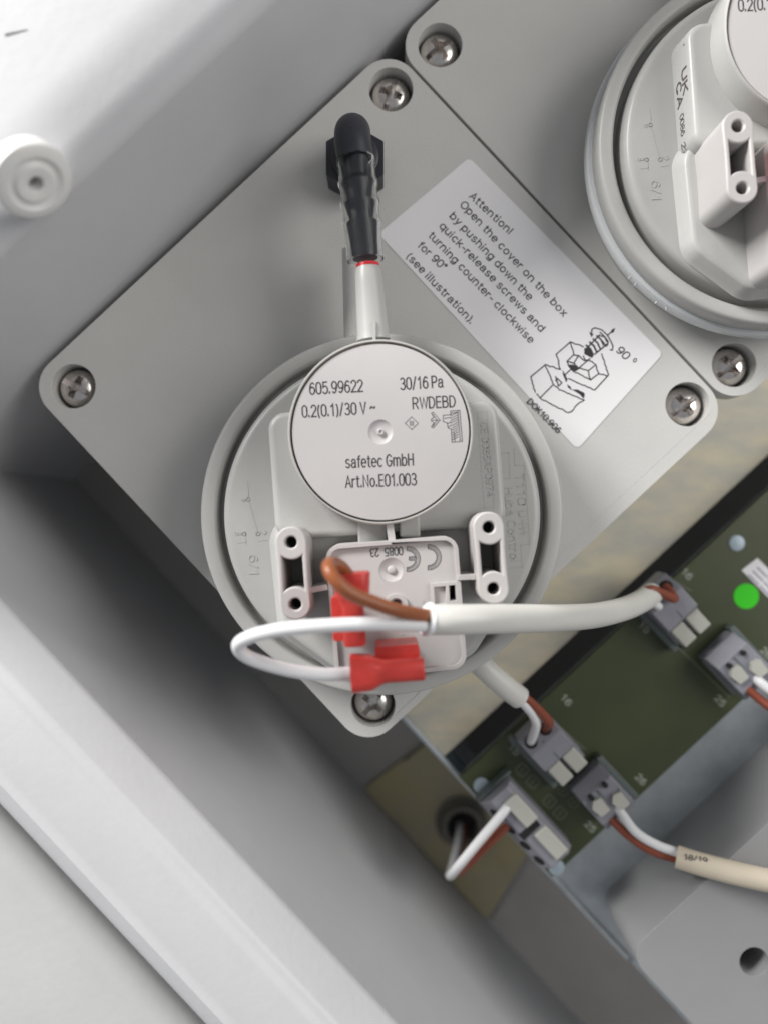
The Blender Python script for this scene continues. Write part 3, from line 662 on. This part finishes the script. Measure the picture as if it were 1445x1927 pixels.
    m_.strokes([[z5p(*p) for p in q] for q in ([(335, 850), (347, 955), (343, 995)], cir(343, 1013, 17), [(350, 1030), (433, 1325)], cir(435, 1343, 17), cir(305, 1343, 17), [(245, 1430), (325, 1420)], [(318, 1330), (322, 1440)], [(440, 1410), (520, 1400)])], 0.13, BOXZ + 14.46, 0.075)
    m_.build('moulded_text', M['switch'], t)
    m_ = MB(); text_px(m_, '13', z1b(330, 215), z1b(335, 300), 15, 140.5, D, lift=-0.1, th=0.2); m_.build('moulded_text', M['switch'], t)
    if second:                                   # printed mark on the block's flank
        e0 = Vector(px(508, 782, 20.5)); e1 = Vector(px(524, 1010, 20.5)); dd = (e1 - e0).normalized(); nn = Vector((dd.y, -dd.x))
        if nn.x > 0: nn = -nn
        ex_ = Vector((dd.x, dd.y, 0)); ez_ = (Vector((nn.x, nn.y, 0)) + Vector((0, 0, 0.102))).normalized(); ey_ = ez_.cross(ex_).normalized()
        w2 = e0 + dd * ((e1 - e0).length * 0.30) + nn * (0.55 + (19.4 - 17.3) * 0.102); w0 = Vector((w2.x, w2.y, BOXZ + 17.3)) + D
        m_ = MB(); text_axes(m_, 'UK', w0 + ey_ * 0.2, ex_, ey_, 4.6, 1.9, lift=0.03, wt=0.2); text_axes(m_, 'CA', w0 + ex_ * 1.4 - ey_ * 2.0, ex_, ey_, 4.6, 1.9, lift=0.03, wt=0.2)
        text_axes(m_, '0086', w0 + ex_ * 7.4 - ey_ * 1.5, ex_, ey_, 3.9, 1.5, lift=0.03); text_axes(m_, '23', w0 + ex_ * 12.6 - ey_ * 1.6, ex_, ey_, 2.0, 1.4, lift=0.03)
        m_.build('printed_mark', M['greyink'], t)
        for k in range(7):                        # torn flash on the sealing ring
            an = math.radians(218 + k * 3.2 + random.uniform(-1, 1)); r = 35.0
            p = base + Vector((r * math.cos(an), r * math.sin(an), 6.2 + random.uniform(0, 1.2)))
            q = p + Vector((math.cos(an + random.uniform(-.8, .8)), math.sin(an), 0.4)) * random.uniform(0.4, 1.1)
            MB().tube([p, (p + q) / 2 + Vector((0.1, 0.1, 0.2)), q], [0.16, 0.13, 0.03], 6).build('flash_burr', M['clearring'], t)
    return t
sw1 = make_switch((0, 0, 0), False)
D2 = uv(102.5, 0, 0)
sw2 = make_switch(D2, True)

# ------------------------------------------------------------------ elbow fitting and clear tube
ec = P(668, 290, 152); ec = Vector((ec.x, 69.8, BOXZ))
fit = thing('elbow_fitting', 'black plastic elbow hose fitting with hexagonal nut on the stickered box', 'fitting', ec)
hexo = circle(ec.x, ec.y, 6.55, 6, math.radians(30))
hexo = roundpoly(hexo, 0.4, 3)
MB().plate(hexo, BOXZ + 0.02, BOXZ + 6.5).build('nut', M['black'], fit, 0.4)
MB().lathe([(4.7, 6.5), (4.7, 7.3), (4.2, 7.6), (0.02, 7.6)], 40, Matrix.Translation(Vector((ec.x, ec.y, BOXZ)))).build('collar', M['black'], fit)
EZ = 95.0
tube_a = P(669, 300, 138.0); tube_b = P(689, 499, 138.0)
d_ = (tube_b - tube_a).normalized()
pth = [Vector((ec.x, ec.y, 82)), Vector((ec.x, ec.y, 88)), Vector((ec.x, ec.y - 0.2, 91.5)), Vector((ec.x + 0.03, ec.y - 1.3, 93.9)), Vector((ec.x + .1, ec.y - 3.4, EZ)), tube_a]
MB().tube(smooth_path(pth, 8), 3.28, 32).build('elbow', M['black'], fit, smooth=60)
# moulding seam over the elbow's crown
sm = [p + Vector((0, 0.0, 0)) for p in smooth_path([Vector((ec.x, ec.y + 3.27, 88)), Vector((ec.x, ec.y + 2.75, 92.5)), Vector((ec.x, ec.y + 0.9, 96.2)), Vector((ec.x + .08, ec.y - 2.4, 98.25))], 6)]
MB().tube(sm, 0.09, 6).build('seam', M['black'], fit)
bp, br_ = [], []
L = (tube_b - tube_a).length
for y, r in ((0, 2.3), (3.2, 2.15), (3.8, 1.75), (4.1, 2.0), (4.2, 2.74), (4.8, 2.66), (7.7, 2.05), (7.8, 2.74), (8.4, 2.66), (11.3, 2.05), (11.4, 2.74), (12.0, 2.7), (15.6, 2.4), (17.9, 2.25)):
    bp.append(tube_a + d_ * y); br_.append(r)
MB().tube(bp, br_, 28).build('barb', M['black'], fit, smooth=25)
hose = thing('hose', 'short clear plastic tube joining the black elbow to the pressure switch nozzle', 'hose', tube_b - Vector((0, 0, 3)))
hp = [tube_a + d_ * ((L - 0.9) * k / 20) for k in range(21)]
def rib_r(y):                                  # the soft tube is stretched over each barb
    return 3.30 + sum(0.30 * math.exp(-((y - q) / 0.75) ** 2) for q in (4.4, 8.0, 11.6)) + (0.12 if y < 1 else 0)
NH = 61
hp = [tube_a + d_ * ((L - 0.9) * k / (NH - 1)) for k in range(NH)]
ro = [rib_r((L - 0.9) * k / (NH - 1)) for k in range(NH)]
mb = MB(); n = 32
mb.tube(hp, ro, n, caps=False); mb.tube(hp, [r - 0.42 for r in ro], n, caps=False)
o1 = 0; o2 = NH * n; e_ = (NH - 1) * n
for k in range(n):
    j = (k + 1) % n
    mb.f.append((o1 + k, o2 + k, o2 + j, o1 + j)); mb.f.append((e_ + k, e_ + j, o2 + e_ + j, o2 + e_ + k))
mb.build('tube_wall', M['tube'], hose, smooth=60)

# ------------------------------------------------------------------ circuit board
PZ = 180.0; PT = H - PZ
pcb = thing('circuit_board', 'long green circuit board with grey terminal blocks on the metal tray', 'circuit board', uv(30, 73.5, TZ))
MB().plate(rect(-29.6, 57.6, 200, 89.4), PT - 1.6, PT, (), MUV).build('board', M['pcb'], pcb, 0.1)
for (x, y) in ((1385, 1022), (905, 1478), (1046, 1632)):
    c = P(x, y, PZ)
    MB().lathe([(2.0, TZ + 0.02 - PT), (2.0, -1.62)], 20, Matrix.Translation(c)).build('spacer', M['standoff'], pcb)
    MB().lathe([(1.9, 0.02), (1.8, 0.3), (1.2, 0.5), (0.02, 0.58)], 20, Matrix.Translation(c)).build('fixing', M['solder'], pcb)
def terminal(cx, cy, ang, kind, ln=13.5, wd=9.0):
    """pluggable two-way terminal; local x runs from the wire end to the lever end"""
    c = P(cx, cy, PZ - 4); c = Vector((c.x, c.y, PT))
    ex = Vector((math.cos(ang), math.sin(ang), 0)); ey = Vector((-math.sin(ang), math.cos(ang), 0)); Mx = axesM(c, ex, ey, Vector((0, 0, 1)))
    h = ln / 2; w = wd / 2
    prof = {'A': [(-h, 0), (h, 0), (h, 3.2), (h - 4.2, 5.0), (h - 5.4, 7.6), (-h + 4.0, 7.9), (-h, 5.2)], 'B': [(-h, 0), (h, 0), (h, 4.2), (h - 2.5, 7.4), (-h + 2.6, 8.2), (-h, 6.0)]}[kind]
    mb = MB(); k = len(prof)
    V_ = [(x, -w, z) for x, z in prof] + [(x, w, z) for x, z in prof]
    mb.add([Mx @ Vector((x, y, z + 0.02)) for x, y, z in V_], [tuple(range(k))[::-1], tuple(range(k, 2 * k))] + [(i, (i + 1) % k, (i + 1) % k + k, i + k) for i in range(k)])
    b = mb.build('terminal_block', M['term'], pcb, 0.3)
    MB().box(-h - 0.6, -w - 1.5, 0.03, h + 0.6, -w - 0.02, 3.2, Mx).build('terminal_base', M['termdark'], b, 0.2)
    gz = 7.55 if kind == 'A' else 7.62
    MB().box(-h + 3.2, -0.14, gz - 1.0, h - (5.6 if kind == 'A' else 2.7), 0.14, gz + 0.2, Mx).build('part_line', M['termdark'], b)
    for s in (-1, 1):
        MB().box(-h + 4.6, s * 3.5 - 0.35, gz - 1.0, -h + 6.0, s * 3.5 + 0.35, gz + 0.24, Mx).build('clamp_window', M['termdark'], b)
        MB().box(-h + 0.9, s * (w + 0.01) - 0.3, 0.8, h - 1.2, s * (w + 0.01) + 0.3, 1.5, Mx).build('latch_rib', M['term'], b, 0.1)
        if kind == 'A':
            MB().box(h - 4.8, s * 2.2 - 1.75, 3.4, h + 0.3, s * 2.2 + 1.75, 6.6, Mx).build('lever', M['lever'], b, 0.35)
            MB().box(h + 0.4, s * 2.3 - 1.1, 0.04, h + 2.1, s * 2.3 + 1.1, 1.6, Mx).build('pin_slot', M['dark'], b)
            eM = Mx @ Matrix.Translation((-h + 2.0, s * 2.2, 6.55)) @ Matrix.Rotation(math.radians(-34), 4, 'Y')
        else:
            x0 = -0.2 + 1.0 * s
            MB().plate(roundpoly([(x0 - 2.4, s * 2.1 - 1.3), (x0 + 1.0, s * 2.1 - 1.6), (x0 + 1.6, s * 2.1 + 0.2), (x0 + 0.4, s * 2.1 + 1.6), (x0 - 2.2, s * 2.1 + 1.2)], 0.4), 6.5, 8.9, (), Mx).build('lever', M['lever'], b, 0.3)
            MB().lathe([(0.62, 6.0), (0.62, 8.3), (0.01, 8.3)], 14, Mx @ Matrix.Translation((2.9, s * 2.1, 0))).build('test_hole', M['dark'], b)
            eM = Mx @ Matrix.Translation((-h + 0.02, s * 2.2, 3.6)) @ Matrix.Rotation(math.radians(-90), 4, 'Y')
        MB().lathe([(1.45, -0.5), (1.5, 0.06), (1.2, 0.08), (0.01, 0.08)], 20, eM).build('wire_entry', M['dark'], b)  # flush black disc stands in for a shaded hole
    return [Mx @ Vector((-h + 2.0, q * 2.2, 6.2) if kind == 'A' else (-h + 0.3, q * 2.2, 3.6)) for q in (-1, 1)], -ex
AV = math.atan2(VY, VX); AVr = AV + math.pi
T1, dA = terminal(1262, 1147, AV, 'A', 15.0); T2, dB = terminal(1386, 1252, AVr, 'B', 12.5)
T3, dA = terminal(1036, 1408, AV, 'A', 14.0); T4, dB = terminal(1132, 1495, AVr, 'B', 11.5)
# the wide block at the board's end: two ways side by side, wires leaving sideways
c = P(990, 1548, PZ - 4); c = Vector((c.x, c.y, PT)); Mx = axesM(c, uv(0, 1), Vector((0, 0, 1)).cross(uv(0, 1)), Vector((0, 0, 1)))
mb = MB(); prof = [(-4.6, 0), (4.2, 0), (4.2, 6.4), (2.8, 8.2), (-2.2, 8.0), (-4.6, 4.6)]; k = len(prof)      # (local -y = away from board, z)
mb.add([Mx @ Vector((x, y, z + 0.02)) for x in (-10.6, 9.8) for y, z in prof], [tuple(range(k)), tuple(range(k, 2 * k))[::-1]] + [(i, i + k, (i + 1) % k + k, (i + 1) % k) for i in range(k)])
tc_ = mb.build('terminal_block', M['term'], pcb, 0.3)
MB().box(-11.4, -5.0, 0.03, -10.65, 5.2, 4.0, Mx).build('terminal_base', M['termdark'], tc_, 0.2)
for x in (-4.6, 5.2):
    MB().box(x - 3.9, -0.2, 5.6, x + 3.6, 3.4, 9.1, Mx).build('lever', M['lever'], tc_, 0.4)
for x in (-7.2, -2.4, 2.6, 7.2):
    MB().lathe([(1.35, -0.6), (1.4, 0.1), (0.01, 0.1)], 18, Mx @ Matrix.Translation((x, -3.4, 6.25)) @ Matrix.Rotation(math.radians(54), 4, 'X')).build('wire_entry', M['dark'], tc_)
MB().box(-0.9, -2.6, 6.0, 0.7, 2.6, 8.3, Mx).build('slot', M['dark'], tc_)
# silkscreen
def silk(s, p0, p1, cap):
    m_ = MB(); text_px(m_, s, p0, p1, cap, PZ, lift=0.02, bold=0.08); m_.build('silkscreen_text', M['silk'], pcb)
for s, x, y in (('16', 1283, 1088), ('15', 1203, 1188), ('16', 1056, 1325), ('15', 958, 1418), ('26', 1196, 1474), ('25', 1101, 1563), ('25', 1345, 1326), ('26', 1432, 1236)):
    silk(s, (x - 3, y - 11), (x + 12, y + 5), 12.5)
m_ = MB(); m2 = lambda x, y: tuple(P(x, y, PZ).xy)
for (x, y) in ((1008, 1449), (1059, 1508)):
    for dx, dy, sq in ((-26, 0, 1), (0, -20, 0), (20, 2, 0), (-6, 22, 1)):
        a = 10
        if sq: q = [(x + dx, y + dy - 14), (x + dx + 14, y + dy), (x + dx, y + dy + 14), (x + dx - 14, y + dy), (x + dx, y + dy - 14)]
        else: q = [(x + dx + a * math.cos(k * .5236), y + dy + a * math.sin(k * .5236)) for k in range(13)]
        m_.strokes([[m2(*p) for p in q]], 0.28, PT + 0.02); m_.strokes([[m2(x + dx - 3, y + dy + 3), m2(x + dx + 3, y + dy - 3)]], 0.3, PT + 0.02)
m_.build('silkscreen_diagram', M['track'], pcb)
m_ = MB()
for q in ([(1218, 1163), (1372, 1312)], [(1262, 1090), (1300, 1112)], [(962, 1385), (1040, 1460)], [(1018, 1338), (1100, 1410)], [(1190, 1500), (1160, 1475)]): m_.strokes([[m2(*p) for p in q]], 0.25, PT + 0.02)
m_.build('silkscreen_lines', M['track'], pcb)
# stickers on the board
c = P(1403, 1122, PZ)
g = thing('green_dot', 'bright green round dot sticker on the circuit board', 'sticker', c + Vector((0, 0, 0.01)))
MB().lathe([(2.95, 0.01), (2.95, 0.10), (0.01, 0.10)], 48, Matrix.Translation(c)).build('dot', M['green'], g)
q = [P(x, y, PZ) for x, y in ((1394, 1073), (1424, 1050), (1500, 1125), (1470, 1150))]
g = thing('paper_label', 'small white printed label next to the green dot on the circuit board', 'label', sum(q, Vector()) / 4)
MB().plate([(p.x, p.y) for p in q], PT + 0.03, PT + 0.12).build('paper', M['sticker'], g)
m_ = MB()
for k in range(3):                            # print too blurred in the photograph to read: only its grey bars
    p = [P(1424 - k * 8 + 60 * f, 1068 + k * 7 + 59 * f, PZ - 0.12) for f in (0, 0.3, 0.36, 0.7, 0.76, 1)]
    m_.strokes([[(p[i].x, p[i].y), (p[i + 1].x, p[i + 1].y)] for i in (0, 2, 4)], 0.45, PT + 0.125)
m_.build('printed_line', mat('label_grey_ink', (0.35, 0.35, 0.42), 0.6), g)

# ------------------------------------------------------------------ grey plastic box at the board's end
gb = thing('device_box', 'smooth grey plastic housing with rounded corner and one screw hole', 'box', uv(20, 130, TZ))
hc = P(1418, 1810, 165); hu = hc.x * UX + hc.y * UY; hv_ = hc.x * VX + hc.y * VY
MB().plate(roundpoly(rect(-26.6, 105.0, 110, 210), 5.0, 8), TZ + 0.02, H - 165, [circle(hu, hv_, 3.1, 36)], MUV).build('housing', mat('dark_grey_plastic', (0.33, 0.33, 0.335), 0.42, bump=0.1, bscale=2200, var=0.04, vscale=60), gb, 1.0, 3)
MB().lathe([(3.05, TZ + 0.5), (3.05, H - 165 - 9), (0.01, H - 165 - 9)], 24, Matrix.Translation(Vector((hc.x, hc.y, 0)))).build('screw_hole', M['dark'], gb)

# ------------------------------------------------------------------ cables
def PP(l): return [P(*q) for q in l]
def wire(name, m, pts, r, parent, n=14, sm=8, end=None): return MB().tube(smooth_path(PP(pts) + ([end] if end is not None else []), sm), r, n).build(name, m, parent, smooth=60)
ca = thing('sensor_cable', 'off-white two-core cable with red flag connectors plugged into the pressure switch', 'cable', P(1222, 1118, 168))
sh = [(806, 1166, 121), (850, 1166, 121.5), (910, 1165, 124), (980, 1164, 129), (1050, 1163, 136), (1120, 1158, 149), (1175, 1145, 159), (1208, 1130, 165), (1226, 1117, 169)]
shp = smooth_path(PP(sh), 8)
MB().tube(shp, 2.42, 28).build('sheath', M['sheath'], ca, smooth=60)
t0 = (shp[0] - shp[1]).normalized()
t0 = (t0 + Vector((0.0, 0.25, 0.35))).normalized()
MB().tube([shp[0] - t0 * 0.35, shp[0] + t0 * 0.25, shp[0] + t0 * 0.5], [2.5, 2.72, 2.5], 28).build('cut_end', M['sheathcut'], ca)
wire('brown_wire', M['brown'], [(812, 1160, 121), (790, 1157, 119), (745, 1148, 116), (700, 1133, 114), (660, 1116, 112.5), (632, 1092, 112), (619, 1070, 113), (624, 1060, 116), (642, 1068, 119.5), (660, 1090, 121)], 1.08, ca, 18)
wire('white_wire', M['whitewire'], [(812, 1176, 121), (780, 1176, 119), (700, 1174, 116), (600, 1178, 115), (520, 1186, 115.5), (467, 1200, 117), (449, 1216, 118.5), (470, 1238, 120), (540, 1260, 121), (610, 1269, 121), (680, 1266, 121)], 1.08, ca, 18)
# red insulated flag connectors
def flag(base_px, Zc, rot, side=1, owner=None):
    owner = owner or ca
    """barrel along local +x from the wire end; receptacle hangs down beside it"""
    c = P(*base_px, Zc); Mx = Matrix.Translation(c) @ Matrix.Rotation(rot, 4, 'Z')
    mb = MB(); xs = [(0.0, 2.95, 2.75), (0.3, 3.0, 2.8), (3.2, 2.75, 2.6), (4.4, 2.1, 2.2), (5.4, 1.78, 2.05), (11.2, 1.78, 2.05), (11.5, 1.6, 1.9)]
    outs = []
    for x, ry, rz in xs:
        sec = []
        for k in range(24):
            a = 2 * math.pi * k / 24; e = 0.62
            cy_, sz_ = math.cos(a), math.sin(a)
            sec.append((math.copysign(abs(cy_) ** e, cy_) * ry, math.copysign(abs(sz_) ** e, sz_) * rz))
        outs.append((sec, x))
    Mf = Mx @ Matrix(((0, 0, 1, 0), (1, 0, 0, 0), (0, 1, 0, 0), (0, 0, 0, 1)))
    mb.loft(outs, Mf); o = mb.build('red_connector' if owner is ca else 'barrel', M['red'], owner, 0.12, 2, smooth=35)
    MB().plate(roundpoly(rect(3.9, 0.4 * side, 11.0, 3.55 * side), 0.5, 3), -9.0, -1.6, (), Mx).build('receptacle', M['red'], o, 0.25)
    MB().plate(roundpoly(rect(4.3, 1.2 * side, 10.4, 2.2 * side), 0.2, 2), -11.6, -8.9, (), Mx).build('blade', M['crimp'], o)
    MB().tube([Mx @ Vector((3.6, 0, 0)), Mx @ Vector((9.5, 0, 0))], 1.25, 12).build('crimp_sleeve', M['crimp'], o)
    return o
flag((661, 1267), 121, math.radians(4))
flag((661, 1077), 121, math.radians(-87), -1)
rc = thing('red_connector', 'red flag connector on the cut-off pressure switch, mostly out of frame', 'connector', P(1470, 400, 136))
flag((1499, 268), 129.5, math.radians(-86), -1, rc)

wire('brown_wire', M['redbrown'], [(1215, 1112, 166), (1228, 1110, 166.5), (1248, 1118, 168), (1268, 1126, 170.5)], 1.02, ca, end=T1[1])
wire('white_wire', M['whitewire'], [(1214, 1124, 167), (1226, 1132, 168), (1238, 1141, 170)], 0.95, ca, end=T1[0])

cb = thing('sensor_cable', 'pale cable from under the round switch to the terminals near the bushing', 'cable', P(972, 1312, 168))
wire('sheath', M['sheath'], [(868, 1216, 163), (905, 1252, 161), (945, 1288, 162), (977, 1313, 164)], 2.45, cb, 24)
wire('white_wire', M['whitewire'], [(968, 1308, 164), (988, 1328, 165), (1002, 1346, 167), (1008, 1365, 169)], 0.98, cb, end=T3[0])
wire('brown_wire', M['redbrown'], [(972, 1302, 164), (993, 1318, 165), (1018, 1342, 167), (1032, 1360, 169)], 1.05, cb, end=T3[1])
cc_ = thing('sensor_cable', 'cream cable with dark print leaving the board end past the plastic housing', 'cable', P(1275, 1612, 168))
wire('sheath', M['cream'], [(1272, 1612, 166), (1320, 1627, 164), (1390, 1645, 162), (1460, 1660, 161), (1560, 1680, 160)], 2.4, cc_, 24)
wire('white_wire', M['whitewire'], [(1140, 1500, 175), (1165, 1526, 172), (1195, 1565, 169), (1235, 1590, 167), (1285, 1608, 166)], 1.0, cc_)
wire('brown_wire', M['redbrown'], [(1125, 1515, 176), (1148, 1540, 173), (1185, 1575, 170), (1230, 1603, 167.5), (1285, 1619, 166.5)], 0.95, cc_)
a = P(1286, 1618, 163.2); b = P(1332, 1626, 162.0)
m_ = MB(); text_axes(m_, '18/19', a + Vector((0, 0.1, 0)), b - a, Vector((0.1, 1, 0)), 4.6, 1.2, lift=0.05, bold=0.05); m_.build('printed_line', M['ink'], cc_)
cd = thing('wire_pair', 'brown and white wires leaving the terminals nearest the green dot', 'wires', P(1400, 1290, 172))
wire('brown_wire', M['redbrown'], [(1385, 1278, 176), (1402, 1292, 173), (1430, 1317, 171), (1475, 1350, 168), (1540, 1395, 166)], 0.98, cd)
wire('white_wire', M['whitewire'], [(1408, 1262, 176), (1425, 1280, 172), (1450, 1300, 170), (1490, 1325, 168), (1550, 1370, 166)], 1.1, cd)
ce = thing('wire_pair', 'looped brown and white wires running from board end into the bushing', 'wires', bc + Vector((0, 0, 2)))
wire('white_wire', M['whitewire'], [(962, 1506, 174), (945, 1530, 171), (905, 1578, 172), (862, 1630, 176), (846, 1648, 184), (850, 1632, 196), (862, 1580, 214), (866, 1552, 229)], 1.05, ce)
wire('brown_wire', M['redbrown'], [(978, 1530, 176), (955, 1552, 174), (920, 1586, 175), (880, 1626, 179), (860, 1644, 188), (862, 1622, 202), (870, 1580, 217), (872, 1553, 229)], 1.0, ce)
